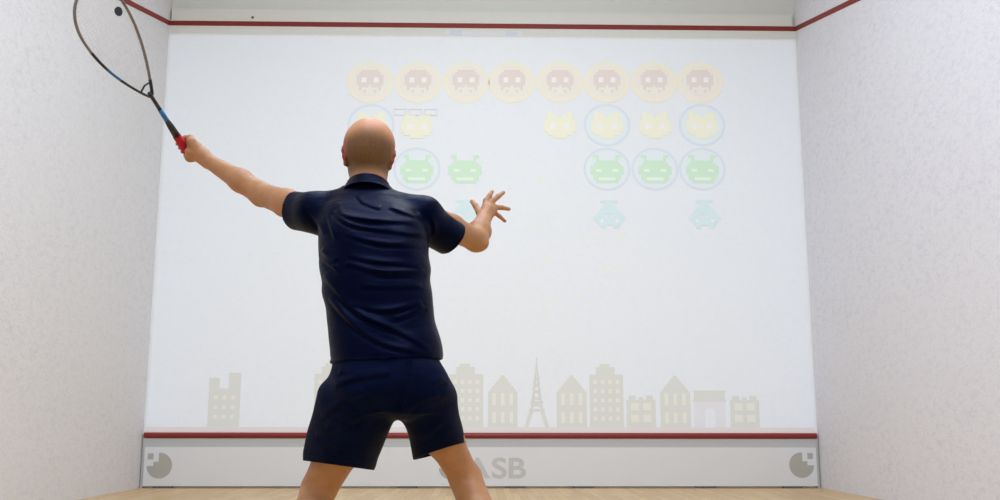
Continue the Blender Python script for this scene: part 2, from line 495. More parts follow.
def bar(mb, xa, za, xb, zb, w):
    BARN[0] = (BARN[0]+1) % 19; L_1 = L1-.00022*BARN[0]
    d = Vector((xb-xa, zb-za)).normalized(); n = Vector((-d.y, d.x))*w/2
    mb.prism_y([(xa+n.x, za+n.y), (xb+n.x, zb+n.y), (xb-n.x, zb-n.y), (xa-n.x, za-n.y)], L_1, L0)
for s in (-1, 1):
    bar(mb, .515+s*.10, ZG, .515+s*.05, ZG+.16, .035); bar(mb, .515+s*.05, ZG+.16, .515+s*.026, ZG+.34, .022); bar(mb, .515+s*.026, ZG+.34, .515, ZG+.60, .016)
mb.build('legs', P_house, o)
mb = MB((.515, 0, ZG)); mb.box(.44, .59, L2, L0, ZG+.15, ZG+.175); mb.build('platform', P_house, o)
mb = MB((.515, 0, ZG)); mb.box(.455, .575, L2, L0, ZG+.225, ZG+.245); mb.build('platform', P_house, o)
mb = MB((.515, 0, ZG)); mb.box(.48, .55, L2, L0, ZG+.33, ZG+.35); mb.build('platform', P_house, o)
mb = MB((.515, 0, ZG)); mb.box(.508, .522, L2, L0, ZG+.55, ZG+.66); mb.build('mast', P_house, o)
for k in range(5):
    mb = MB((.515, 0, ZG)); zz = ZG+.19+k*.06; wd = .05-.006*k
    bar(mb, .515-wd, zz, .515+wd, zz+.05, .012); bar(mb, .515+wd, zz, .515-wd, zz+.05, .012); mb.build('brace', P_house, o)
o = thing('projected_arch', 'pale lilac triumphal arch between a gabled house and the last low house', 'projected building', (2.175, 0, ZG), 'projected skyline')
mb = MB((2.175, 0, ZG)); x0, x1 = 2.026, 2.323
mb.box(x0, x0+.10, L1, L0, ZG, ZG+.24); mb.box(x1-.10, x1, L1, L0, ZG, ZG+.24); mb.box(x0+.10, x1-.10, L1, L0, ZG+.20, ZG+.24)
pts = [(x1-.10, ZG+.20), (x0+.10, ZG+.20), (x0+.10, ZG+.14)] + [(2.1745-.0485*math.cos(PI*i/8), ZG+.14+.045*math.sin(PI*i/8)) for i in range(9)] + [(x1-.10, ZG+.14)]
for i in range(8):
    a0, a1 = PI*i/8, PI*(i+1)/8
    xa, za, xb, zb = 2.1745-.0485*math.cos(a0), ZG+.14+.045*math.sin(a0), 2.1745-.0485*math.cos(a1), ZG+.14+.045*math.sin(a1)
    mb.prism_y([(xa, za), (xb, zb), (xb, ZG+.20), (xa, ZG+.20)], L1, L0)
mb.build('piers', P_lilac, o)
mb = MB((2.175, 0, ZG)); mb.box(x0-.012, x1+.012, L1, L0, ZG+.24, ZG+.265); mb.box(x0, x1, L1, L0, ZG+.265, ZG+.33); mb.box(x0-.008, x1+.008, L1, L0, ZG+.33, ZG+.35); mb.build('cornice', P_house, o)
mb = MB((0, 0, .54)); mb.box(-3.17, 3.17, L1, L0, .512, ZG)  # projected ground and the red rail's glow painted as one pale band
tag(mb.build('ground_glow_strip', P_pink), 'pale pink strip of projected ground and red rail glow, painted along the wall just above the red rail', 'ground and glow strip')
# narrow status strip just over the picture's upper edge
o = thing('projected_status_strip', 'narrow pale strip with blue ends on the wall just below the red out line', 'projected strip', (0, 0, 4.52))
mb = MB((0, 0, 4.52)); mb.box(-.40, .385, L1, L0, 4.49, 4.55); mb.build('strip', mat('strip_white', (.81, .81, .79), .7, .1), o)
MB_blue = mat('strip_blue', (.72, .76, .84), .7, .1)
for x0, x1 in ((-.35, -.23), (.22, .33)):
    mb = MB((0, 0, 4.52)); mb.box(x0, x1, L2, L0, 4.492, 4.548); mb.build('end_mark', MB_blue, o)
mb = MB((-2.65, 0, 4.51)); mb.box(-3.1, -2.17, L1, L0, 4.485, 4.54)
tag(mb.build('projected_title_strip', mat('strip_cream', (.81, .80, .755), .7, .1)), 'faint pale strip below the red out line near the left corner', 'projected strip')
# small dark screw hole over the out line
mb = MB((-2.36, 0, 4.66)); mb.prism_y([(-2.36+.013*math.cos(2*PI*i/16), 4.665+.013*math.sin(2*PI*i/16)) for i in range(16)], -.004, .004)
tag(mb.build('wall_plug', M_dark), 'tiny dark plug in the cream wall band above the red line', 'wall plug')

# ------------------------------------------------------------------ signed-distance sculpting for the figure
class Field:
    def __init__(s, lo, hi, h):
        s.lo = np.array(lo, float); s.h = h
        s.n = np.ceil((np.array(hi)-s.lo)/h).astype(int)+1
        s.a = np.full(s.n, 0.2, np.float32)
        s.ax = [(s.lo[i]+h*np.arange(s.n[i])).astype(np.float32) for i in range(3)]
    def sub(s, lo, hi):
        i0 = np.maximum(0, np.floor((np.array(lo)-s.lo)/s.h).astype(int)); i1 = np.minimum(s.n, np.ceil((np.array(hi)-s.lo)/s.h).astype(int)+1)
        sl = tuple(slice(a, b) for a, b in zip(i0, i1))
        X = s.ax[0][sl[0]][:, None, None]; Y = s.ax[1][sl[1]][None, :, None]; Z = s.ax[2][sl[2]][None, None, :]
        return sl, X, Y, Z
    def put(s, fn, lo, hi, k=.02, mode='u', pad=.05):
        sl, X, Y, Z = s.sub(np.array(lo)-pad, np.array(hi)+pad)
        d = fn(X, Y, Z).astype(np.float32); a = s.a[sl]
        if mode == 'u':
            hh = np.clip(.5+.5*(a-d)/k, 0, 1); s.a[sl] = a*(1-hh)+d*hh - k*hh*(1-hh)
        elif mode == 's':   # smooth subtract
            hh = np.clip(.5-.5*(a+d)/k, 0, 1); s.a[sl] = a*(1-hh)-d*hh + k*hh*(1-hh)
        elif mode == 'i':
            s.a[sl] = np.maximum(a, d)
    def cone(s, a, b, ra, rb, k=.02, mode='u'):
        a = np.array(a, float); b = np.array(b, float); ab = b-a; L = ab@ab
        R = max(ra, rb)
        def fn(X, Y, Z):
            px, py, pz = X-a[0], Y-a[1], Z-a[2]
            t = np.clip((px*ab[0]+py*ab[1]+pz*ab[2])/L, 0, 1)
            return np.sqrt((px-t*ab[0])**2+(py-t*ab[1])**2+(pz-t*ab[2])**2) - (ra+(rb-ra)*t)
        s.put(fn, np.minimum(a, b)-R, np.maximum(a, b)+R, k, mode)
    def chain(s, pts, rs, k=.02):
        for i in range(len(pts)-1): s.cone(pts[i], pts[i+1], rs[i], rs[i+1], k)
    def ell(s, c, r, k=.02, mode='u', rot=None):
        c = np.array(c, float); r = np.array(r, float); M = np.eye(3) if rot is None else np.array(rot)
        def fn(X, Y, Z):
            q = [X-c[0], Y-c[1], Z-c[2]]
            l = [M[0, i]*q[0]+M[1, i]*q[1]+M[2, i]*q[2] for i in range(3)]
            k0 = np.sqrt(sum((l[i]/r[i])**2 for i in range(3))); k1 = np.sqrt(sum((l[i]/r[i]**2)**2 for i in range(3)))+1e-9
            return k0*(k0-1)/k1
        R = r.max() if rot is not None else r
        s.put(fn, c-R, c+R, k, mode)
    def stack(s, sec, k=.02, p=2.3, mode='u'):
        """sec rows (z, cx, cy, ax, ay) from low to high"""
        sec = np.array(sorted(sec)); z = sec[:, 0]
        def fn(X, Y, Z):
            zz = np.clip(Z, z[0], z[-1]); g = [np.interp(zz.ravel(), z, sec[:, i]).reshape(zz.shape).astype(np.float32) for i in range(1, 5)]
            for _ in range(1):
                pass
            x, y = X-g[0], Y-g[1]; r = np.sqrt(x*x+y*y)+1e-6
            n = ((np.abs(x)/g[2])**p+(np.abs(y)/g[3])**p)**(1/p)
            d = r*(1-1/np.maximum(n, .05)); d = np.where(n < .05, -g[3], d)
            return np.maximum(d*.93, np.maximum(Z-z[-1], z[0]-Z))
        lo = (sec[:, 1]-sec[:, 3]).min(), (sec[:, 2]-sec[:, 4]).min(), z[0]
        hi = (sec[:, 1]+sec[:, 3]).max(), (sec[:, 2]+sec[:, 4]).max(), z[-1]
        s.put(fn, lo, hi, k, mode)
    def blur(s, it=1):
        for _ in range(it):
            for ax in range(3):
                a = s.a; b = a.copy()
                sl = [slice(None)]*3; sm = [slice(None)]*3; sp_ = [slice(None)]*3
                sl[ax] = slice(1, -1); sm[ax] = slice(0, -2); sp_[ax] = slice(2, None)
                b[tuple(sl)] = .5*a[tuple(sl)]+.25*(a[tuple(sm)]+a[tuple(sp_)]); s.a = b
    def mesh(s, name, m, parent=None, org=(0, 0, 0)):
        g = vdb.FloatGrid(); g.background = s.h*3
        g.copyFromArray(np.clip(s.a, -3*s.h, 3*s.h)); 
        pts, quads = g.convertToQuads(isovalue=0.0)
        pts = pts*s.h + s.lo - np.array(org)
        me = bpy.data.meshes.new(name)
        me.vertices.add(len(pts)); me.vertices.foreach_set('co', pts.astype(np.float32).ravel())
        q = quads[:, ::-1].astype(np.int32)
        me.loops.add(len(q)*4); me.loops.foreach_set('vertex_index', q.ravel())
        me.polygons.add(len(q)); me.polygons.foreach_set('loop_start', np.arange(len(q), dtype=np.int32)*4)
        me.update(calc_edges=True); me.validate()
        me.polygons.foreach_set('use_smooth', [True]*len(me.polygons))
        o = link_mesh(name, me, m, parent)
        return o, pts + np.array(org)
def smooth_rows(rows, n=8):
    """Catmull-Rom refinement of the section table"""
    r = np.array(sorted(rows)); out = []
    for i in range(len(r)-1):
        p0, p1, p2, p3 = r[max(i-1, 0)], r[i], r[i+1], r[min(i+2, len(r)-1)]
        for j in range(n):
            t = j/n; v = .5*((2*p1)+(-p0+p2)*t+(2*p0-5*p1+4*p2-p3)*t*t+(-p0+3*p1-3*p2+p3)*t**3)
            v[0] = p1[0]+(p2[0]-p1[0])*t; out.append(v)
    out.append(r[-1]); return [tuple(v) for v in out]
def ripple(F, amp, sc=1.0, seed=0.0):
    """broad soft unevenness of hanging cloth"""
    X = F.ax[0][:, None, None]*sc; Y = F.ax[1][None, :, None]*sc; Z = F.ax[2][None, None, :]*sc
    w = np.sin(17*X+9*Z+seed)+np.sin(11*Y-13*Z+2*seed)
    n = np.sin(31*Z+7*X+2.2*w)*.5 + np.sin(23*X-19*Z+9*Y+1.7*w+seed)*.35 + np.sin(57*Z+21*X+2.5*w)*.22
    F.a -= (amp*n).astype(np.float32)
def fold_field(F, folds, amp, width, yback):
    """raise soft cloth ridges along curves given in x,z on the back of the garment"""
    X = F.ax[0][:, None]; Z = F.ax[2][None, :]; D = np.zeros((len(F.ax[0]), len(F.ax[2])), np.float32)
    for a, pl in folds:
        # smooth the polyline
        P = np.array(pl); 
        for _ in range(3):
            Q = [P[0]]
            for i in range(len(P)-1): Q += [P[i]*.75+P[i+1]*.25, P[i]*.25+P[i+1]*.75]
            Q.append(P[-1]); P = np.array(Q)
        best = np.full(D.shape, 9.0, np.float32); tt = np.zeros(D.shape, np.float32); n = len(P)-1; sg = np.zeros(D.shape, np.float32)
        for i in range(n):
            ax, az = P[i]; bx, bz = P[i+1]; dx, dz = bx-ax, bz-az; L = dx*dx+dz*dz+1e-12
            t = np.clip(((X-ax)*dx+(Z-az)*dz)/L, 0, 1); d = np.sqrt((X-ax-t*dx)**2+(Z-az-t*dz)**2)
            w = d < best; best = np.where(w, d, best); tt = np.where(w, (i+t)/n, tt)
            sd = np.sign((Z-az)*dx-(X-ax)*dz)*np.sign(dx); sg = np.where(w, sd, sg)
        env = np.clip(4*tt*(1-tt), 0, 1)**.8*(.8+.3*np.sin(9*tt+31*a))
        # crest with a sharper lower lip and a trough beneath it
        s_ = best*sg/width
        prof = np.exp(-(s_**2)*np.where(s_ > 0, .45, 1.6)) - .55*np.exp(-((s_+1.3)**2)*1.2)
        D = D + a*env*prof.astype(np.float32)
    m = np.clip((yback-F.ax[1])/.05, 0, 1)[None, :, None]
    F.a -= (amp*D[:, None, :]*m).astype(np.float32)

J = {'neck':(-0.390,-6.440,1.305), 'neckt':(-0.388,-6.420,1.413), 'head':(-0.394,-6.410,1.470), 'Lsh':(-0.562,-6.450,1.256), 'Lslv':(-0.670,-6.360,1.276), 'Lel':(-0.769,-6.270,1.350), 'Lwr':(-0.976,-6.190,1.485), 'Rsh':(-0.209,-6.450,1.242), 'Rslv':(-0.119,-6.360,1.182), 'Rel':(-0.044,-6.240,1.201), 'Rwr':(-0.017,-6.090,1.309),
'th0':(-0.032,-6.070,1.332), 'th1':(-0.048,-6.050,1.362), 'th2':(-0.061,-6.035,1.382), 'i0':(-0.010,-6.045,1.382), 'i1':(0.003,-6.030,1.404), 'i2':(0.012,-6.010,1.425), 'm0':(0.010,-6.040,1.379), 'm1':(0.034,-6.020,1.404), 'm2':(0.054,-5.995,1.425), 'r0':(0.023,-6.040,1.359), 'r1':(0.048,-6.020,1.362), 'r2':(0.074,-6.000,1.362), 'p0':(0.017,-6.045,1.341), 'p1':(0.039,-6.030,1.328), 'p2':(0.059,-6.015,1.314),
'Lhip':(-0.351,-6.550,0.702), 'Rhip':(-0.226,-6.550,0.702), 'Lkn':(-0.522,-6.380,0.392), 'Rkn':(-0.072,-6.380,0.422), 'Lan':(-0.60,-6.61,0.085), 'Ran':(0.065,-6.59,0.085)}
V = {k: np.array(v) for k, v in J.items()}
BUTT = np.array((-1.047, -6.150, 1.506)); THR = np.array((-1.121, -6.400, 1.659))
RU = (THR-BUTT)/np.linalg.norm(THR-BUTT)
PO = (-.32, -6.5, 0.0)     # the person's foot point
person = thing('person', 'bald person in navy polo and shorts, back turned, swinging a racket', 'person', PO)

# --- materials
M_skin = mat('skin', (.5, .27, .15), .5, .35); t, b = nodes_of(M_skin)
b.inputs['Subsurface Weight'].default_value = .06; b.inputs['Subsurface Radius'].default_value = (.02, .008, .004)
at1 = t.nodes.new('ShaderNodeAttribute'); at1.attribute_name = 'stubble'
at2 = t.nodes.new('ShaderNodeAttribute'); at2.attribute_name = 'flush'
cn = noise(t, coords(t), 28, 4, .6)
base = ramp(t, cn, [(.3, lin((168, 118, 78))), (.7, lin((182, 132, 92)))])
c1 = mix(t, at2.outputs['Fac'], base, lin((206, 146, 108)))  # flush colour lightened to carry the crown's highlight
st = noise(t, coords(t), 260, 2, .5)
sc_ = ramp(t, st, [(.35, lin((74, 52, 26))), (.65, lin((104, 76, 44)))])
at3 = t.nodes.new('ShaderNodeAttribute'); at3.attribute_name = 'ear'
c2 = mix(t, at3.outputs['Fac'], mix(t, at1.outputs['Fac'], c1, sc_), lin((150, 74, 56)))
for an_, colr in (('brow', (96, 66, 42)), ('lip', (176, 98, 84)), ('eyewhite', (225, 220, 212)), ('iris', (52, 36, 26))):
    a4 = t.nodes.new('ShaderNodeAttribute'); a4.attribute_name = an_; c2 = mix(t, a4.outputs['Fac'], c2, lin(colr))
t.links.new(c2, b.inputs['Base Color']); bump(t, b, st, .12, .002)
def cloth(name, col, col2, ro=.42, sp=.12):
    m = mat(name, col, ro, sp, sheen=.0); t, b = nodes_of(m)
    b.inputs['Specular Tint'].default_value = (.16, .28, .95, 1)
    c = coords(t); f = noise(t, c, 420, 2, .5); g = noise(t, c, 14, 4, .55)
    t.links.new(mix(t, ramp(t, g, [(.35, (0, 0, 0)), (.7, (1, 1, 1))]), col, col2), b.inputs['Base Color'])
    w = noise(t, coords(t, (.5, .5, 1.6)), 16, 5, .6)
    h = mix(t, .12, w, f); bump(t, b, h, .45, .012)
    return m
M_shirt = cloth('navy_knit', (.0004, .0010, .0080), (.0007, .0016, .0115))
M_shorts = cloth('navy_twill', (.0018, .0036, .0160), (.0026, .0052, .023), .6, .07)

# --- body: one continuous surface
F = Field((-1.16, -6.80, .02), (.18, -5.90, 1.62), .0030)
tor = smooth_rows([(.66, -.290, -6.545, .145, .100), (.70, -.295, -6.55, .158, .115), (.80, -.313, -6.54, .142, .100), (.90, -.328, -6.53, .138, .095), (1.0, -.343, -6.52, .145, .10), (1.10, -.358, -6.505, .155, .11), (1.18, -.368, -6.49, .160, .108), (1.24, -.382, -6.475, .130, .08), (1.285, -.39, -6.46, .07, .055)])
F.stack(tor[2:], .02)
for s_, key in ((-1, 'L'), (1, 'R')):
    F.cone(V['neck']+(0, 0, -.03), V[key+'sh']+np.array((0, 0, -.008)), .042, .038, .03)
nk = V['neckt']
F.cone((-.391, -6.45, 1.27), (-.388, -6.405, 1.44), .062, .054, .03)
# arms
F.chain([V['Lsh'], (V['Lsh']+V['Lel'])/2+(0, 0, -.004), V['Lel'], V['Lel']*.62+V['Lwr']*.38+(0, 0, .002), V['Lwr']], [.044, .044, .0375, .0375, .0235], .02)
F.chain([V['Rsh'], (V['Rsh']+V['Rel'])/2, V['Rel'], V['Rel']*.62+V['Rwr']*.38, V['Rwr']], [.044, .043, .0375, .0385, .0255], .02)
F.ell(V['Lel']+(.0, -.01, -.022), (.022, .02, .02), .015)      # elbow point
F.ell(V['Rel']+(.018, -.012, -.014), (.022, .02, .02), .015)
# legs
for k_ in 'LR':
    hip, kn, an = V[k_+'hip'], V[k_+'kn'], V[k_+'an']
    F.chain([hip, hip*.45+kn*.55, kn+(0, -.02, .0)], [.070, .056, .045] if k_ == 'R' else [.080, .068, .054], .03)
    mid = kn*.68+an*.32+np.array((0, -.022, 0)); 
    F.chain([kn+(0, -.015, 0), mid, kn*.3+an*.7+np.array((0, -.008, 0)), an], [.050, .052, .036, .030], .02)
    F.ell(kn+(0, .028, .006), (.036, .032, .042), .02)
# head: the skull, the jaw, then the face on the far side
hc = V['head']; yaw = .14   # turned a little to the right
cy_, sy_ = math.cos(yaw), math.sin(yaw)
tilt = .10
RY = np.array([[cy_, -sy_, 0], [sy_, cy_, 0], [0, 0, 1]])
RX = np.array([[1, 0, 0], [0, math.cos(-.22), -math.sin(-.22)], [0, math.sin(-.22), math.cos(-.22)]])
RR = np.array([[math.cos(.05), 0, math.sin(.05)], [0, 1, 0], [-math.sin(.05), 0, math.cos(.05)]])
HR = RY@RR@RX
def hp(x, y, z): return hc + HR@np.array((x, y, z))
F.ell(hp(0, -.004, .010), (.0815, .098, .0870), .02, rot=HR)
F.ell(hp(0, -.038, -.010), (.0740, .056, .068), .03, rot=HR)
F.ell(hp(0, .035, -.060), (.060, .060, .062), .03, rot=HR)       # cheeks and jaw
F.ell(hp(0, .072, -.100), (.026, .022, .020), .025, rot=HR)       # chin
F.ell(hp(0, .078, .020), (.056, .022, .018), .02, rot=HR)        # brow
F.chain([hp(0, .092, .004), hp(0, .112, -.030)], [.009, .014], .01)   # nose
for s_ in (-1, 1):
    F.ell(hp(s_*.014, .100, -.034), (.009, .010, .008), .008, rot=HR)
    F.ell(hp(s_*.032, .094, -.004), (.016, .012, .011), .010, 's', rot=HR)    # eye sockets
    F.ell(hp(s_*.031, .084, -.004), (.0125, .0125, .0105), .004, rot=HR)      # eyeballs
    F.ell(hp(s_*.048, .062, -.032), (.018, .018, .016), .02, rot=HR)
F.ell(hp(0, .098, -.060), (.022, .009, .006), .006, rot=HR); F.ell(hp(0, .096, -.071), (.019, .010, .007), .006, rot=HR)
F.ell(hp(0, .108, -.0655), (.019, .006, .0018), .003, 's', rot=HR)
# ears
for s_ in (-1, 1):
    e = (lambda x, y, z: hp(s_*x, y, z))
    lp = [e(.066, .022, -.050), e(.074, .016, -.030), e(.079, .004, -.014), e(.081, -.010, -.010), e(.082, -.018, -.024), e(.077, -.012, -.044), e(.071, .002, -.062), e(.066, .016, -.058)]
    for i in range(7): F.cone(lp[i], lp[i+1], .0055, .0055, .006)
    F.cone(e(.068, .012, -.030), e(.075, -.006, -.024), .006, .005, .012)
    F.cone(e(.066, .012, -.052), e(.072, -.006, -.040), .006, .005, .010)
# right hand, open
F.chain([V['Rwr'], V['Rwr']*.5+V['m0']*.5+np.array((.002, 0, 0))], [.0245, .022], .012)
for a_ in ('i', 'm', 'r', 'p'):
    F.cone(V['Rwr']*.8+V[a_+'0']*.2+np.array((0, .004, 0)), V[a_+'0'], .016, .0115, .012)
for a_, ra, rb in (('i', .0095, .0070), ('m', .0098, .0072), ('r', .0092, .0068), ('p', .0080, .0060)):
    mid_ = V[a_+'1']+np.array((0, -.004, 0))
    F.chain([V[a_+'0'], mid_, V[a_+'2']], [ra+.0008, ra-.0006, rb], .004)
F.chain([V['Rwr']+np.array((-.004, .01, .006)), V['th0'], V['th1'], V['th2']], [.018, .0135, .0098, .0078], .006)
# left hand closed on the grip
gax = RU; side = np.cross(gax, np.array((0, 1., 0))); side /= np.linalg.norm(side)     # right of the grip, seen from behind
if side[0] < 0: side = -side
back_ = np.cross(side, gax); back_ /= np.linalg.norm(back_)
if back_[1] > 0: back_ = -back_          # towards the camera
G = lambda u, s, b_: BUTT + gax*u + side*s + back_*b_
pc = G(.030, .030, .018)
F.chain([V['Lwr'], V['Lwr']*.5+pc*.5+np.array((0, 0, .002)), pc], [.0235, .026, .027], .015)
F.ell(pc, (.026, .020, .038), .014, rot=np.stack([side, back_, gax], 1))
F.ell(G(.022, .004, .022), (.020, .020, .020), .012)
F.chain([G(.066, .030, .004), G(.010, .040, .004)], [.016, .016], .014)       # knuckle ridge on the right
for i, u in enumerate((.008, .027, .046, .065)):
    r = (.0080, .0090, .0094, .0090)[i]
    # from the knuckle round the far side of the grip, the tip coming back at its left
    F.chain([G(u, .038, .006), G(u+.002, .034, -.016), G(u+.002, .016, -.028), G(u, -.004, -.027), G(u-.001, -.016, -.018)], [r*1.25, r*1.1, r, r*.95, r*.8], .004)
F.chain([pc+back_*.004, G(.036, .020, .032), G(.046, .010, .030), G(.052, .006, .026)], [.022, .0140, .0100, .0080], .006)     # thumb
body, bp = F.mesh('body', M_skin, person, PO)
# scalp stubble and crown flush with its highlight as soft masks of their own on the skin
q = (bp-hc)@HR
def sstep(a, b, x): x = np.clip((x-a)/(b-a), 0, 1); return x*x*(3-2*x)
inhead = sstep(.17, .13, np.linalg.norm(q-np.array((0, 0, .0)), axis=1))
stub = inhead*sstep(.020, -.050, q[:, 2]+.25*q[:, 1])*sstep(-.115, -.08, q[:, 2])*sstep(.045, .02, q[:, 1])*.8
ear = sstep(.070, .075, np.abs(q[:, 0]))*inhead*(q[:, 2] < -.008)*(q[:, 2] > -.07)
stub = stub*(1-ear)
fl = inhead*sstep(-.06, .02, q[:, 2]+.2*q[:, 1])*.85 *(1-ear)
def near(c, r, soft=.002): return sstep(1+soft/min(r), 1, np.sqrt((((q-np.array(c))/np.array(r))**2).sum(1)))
eyew = sum(near((s_*.031, .097, -.004), (.010, .006, .0045)) for s_ in (-1, 1)); iris = sum(near((s_*.031, .097, -.004), (.0042, .006, .0042)) for s_ in (-1, 1))
brow = sum(near((s_*.031, .093, .019), (.019, .016, .0035)) for s_ in (-1, 1)); lip = near((0, .104, -.0655), (.020, .012, .010))
for nm, arr in (('eyewhite', np.clip(eyew, 0, 1)), ('iris', np.clip(iris, 0, 1)), ('brow', np.clip(brow, 0, 1)*.8), ('lip', lip*.8), ('stubble', stub), ('flush', np.clip(fl, 0, 1)), ('ear', ear*.9)):
    at_ = body.data.attributes.new(nm, 'FLOAT', 'POINT'); at_.data.foreach_set('value', arr.astype(np.float32))

# --- polo shirt
F = Field((-.76, -6.74, .73), (-.05, -6.22, 1.40), .0028)
T = [(.760, -.308, -6.555, .168, .128), (.82, -.313, -6.552, .167, .122), (.897, -.328, -6.54, .164, .118), (.989, -.344, -6.53, .167, .122), (1.086, -.356, -6.51, .170, .128), (1.150, -.363, -6.50, .171, .126), (1.20, -.370, -6.49, .168, .116), (1.25, -.384, -6.475, .15, .098), (1.295, -.391, -6.46, .10, .078), (1.325, -.392, -6.45, .07, .066)]
F.stack(smooth_rows(T), .02, 2.35)
F.cone((-.43, -6.455, 1.272), V['Lsh']+(0, 0, -.002), .056, .052, .03)
F.cone((-.35, -6.455, 1.272), V['Rsh'], .056, .054, .03)
F.cone((-.41, -6.455, 1.300), (-.52, -6.45, 1.272), .035, .034, .03)
def sleeve(sh, cut, el, r0, r1, drop):
    ax = (cut-sh)/np.linalg.norm(cut-sh)
    end = cut+ax*.03
    F.cone(sh, end, r0, r1, .03)
    F.cone(sh+np.array(drop), end, r0*.9, r1*.95, .03)
    # cut square off at the cuff
    def fn(X, Y, Z): return ((X-cut[0])*ax[0]+(Y-cut[1])*ax[1]+(Z-cut[2])*ax[2])
    lo = np.minimum(cut, end)-.10; hi = np.maximum(cut, end)+.10
    sl, X, Y, Z = F.sub(lo, hi)
    F.a[sl] = np.maximum(F.a[sl], fn(X, Y, Z).astype(np.float32))
sleeve(V['Lsh'], V['Lslv']+np.array((.042, -.028, -.006)), V['Lel'], .054, .0555, (.03, -.0, -.035))
sleeve(V['Rsh'], V['Rslv']+np.array((-.004, -.004, .002)), V['Rel'], .054, .052, (-.03, 0, -.03))
SHIRT_FOLDS=[
 (1.0,[(-0.476,1.226),(-0.432,1.180),(-0.360,1.162),(-0.234,1.151),(-0.199,1.157)]),
 (0.9,[(-0.431,1.146),(-0.371,1.125),(-0.299,1.114),(-0.210,1.117)]),
 (0.7,[(-0.418,1.080),(-0.352,1.059),(-0.209,1.054)]),
 (0.9,[(-0.429,1.053),(-0.315,1.026),(-0.197,1.039)]),
 (1.1,[(-0.471,1.257),(-0.451,1.214),(-0.415,1.199),(-0.319,1.187),(-0.235,1.193)]),
 (1.0,[(-0.308,1.242),(-0.236,1.215),(-0.212,1.224)]),
 (1.0,[(-0.513,1.104),(-0.459,1.061)]),
 (0.9,[(-0.507,1.079),(-0.446,1.031)]),
 (1.1,[(-0.499,1.025),(-0.462,0.983),(-0.419,0.933),(-0.371,0.895),(-0.294,0.865),(-0.235,0.836),(-0.176,0.801)]),
 (1.0,[(-0.479,0.960),(-0.424,0.894),(-0.364,0.842),(-0.293,0.807),(-0.217,0.795)]),
 (0.9,[(-0.408,0.936),(-0.337,0.913),(-0.266,0.916),(-0.201,0.943)]),
 (0.6,[(-0.380,0.987),(-0.297,0.981),(-0.202,0.991)]),
 (0.7,[(-0.375,1.032),(-0.297,1.017),(-0.203,1.027)]),
 (0.8,[(-0.283,0.886),(-0.236,0.904),(-0.195,0.931)]),
 (0.9,[(-0.572,1.256),(-0.535,1.207),(-0.503,1.152)]),
 (0.9,[(-0.188,1.237),(-0.169,1.191),(-0.174,1.136)]),
 (0.7,[(-0.500,1.232),(-0.480,1.171),(-0.461,1.128)]),
 (0.8,[(-0.408,1.282),(-0.386,1.251),(-0.332,1.233)]),
]
ripple(F, .0028)
fold_field(F, SHIRT_FOLDS, .0075, .0078, -6.46)
fold_field(F, [(-.6, [(-.55, .778), (-.30, .774), (-.10, .780)])], .004, .006, -6.40)   # hem seam
sh_outer = F.a.copy()
# hollow it and open the neck and the hem
inner = sh_outer+.0065
F.a = np.maximum(sh_outer, -inner)
X, Y, Z = F.ax[0][:, None, None], F.ax[1][None, :, None], F.ax[2][None, None, :]
hem = .771 + .0*(X) + .012*np.sin((X+.3)*9)*0 + (X+.31)*.045
F.a = np.maximum(F.a, (hem-Z).astype(np.float32))
for key, dx in (('Lslv', (.042, -.028, -.006)), ('Rslv', (-.004, -.004, .002))):
    c = V[key]+np.array(dx); shp = V[key[0]+'sh']; ax = (c-shp)/np.linalg.norm(c-shp)
    sl, XX, YY, ZZ = F.sub(c-.10, c+.10)
    along = (XX-c[0])*ax[0]+(YY-c[1])*ax[1]+(ZZ-c[2])*ax[2]
    rad = np.sqrt(np.maximum(0, (XX-c[0])**2+(YY-c[1])**2+(ZZ-c[2])**2-along**2))
    bore = np.maximum(rad-.0475, np.maximum(along-.02, -along-.02))
    F.a[sl] = np.maximum(F.a[sl], -bore.astype(np.float32))
nx = np.sqrt((X+.392)**2+(Y+6.445+(Z-1.33)*.1)**2)-.064
F.a = np.maximum(F.a, -np.maximum(nx, 1.27-Z).astype(np.float32))
shirt, _ = F.mesh('polo_shirt', M_shirt, person, PO)
shirt['label'] = 'navy short-sleeved polo shirt with creased back'
# collar: a band that stands at the neck and turns over outwards
F = Field((-.53, -6.58, 1.24), (-.25, -6.30, 1.40), .002)
X, Y, Z = F.ax[0][:, None, None], F.ax[1][None, :, None], F.ax[2][None, None, :]
cx, cyy = -.390, -6.435
zz = Z + .30*(Y-cyy+.06) - 1.358 + .0*(X)            # 0 at the top fold, falling towards the front
rr = np.sqrt(((X-cx)/1.0)**2+((Y-cyy-.0)/1.12)**2)
Rin = .064 + 0*zz; band = np.maximum(np.abs(rr-Rin)-.0025, np.maximum(zz, -.055-zz))
Rout = .066 + np.clip(-zz, 0, .06)**1.15*.85
leaf = np.maximum(np.abs(rr-Rout)-.0028, np.maximum(zz-.001, -.044-zz))
d = np.minimum(band, leaf)
gap = np.maximum(np.abs(X-cx)-.012, -(Y-cyy))       # open at the throat
d = np.maximum(d, -gap)
F.a = d.astype(np.float32); F.blur(1)
collar, _ = F.mesh('collar', M_shirt, shirt, PO)

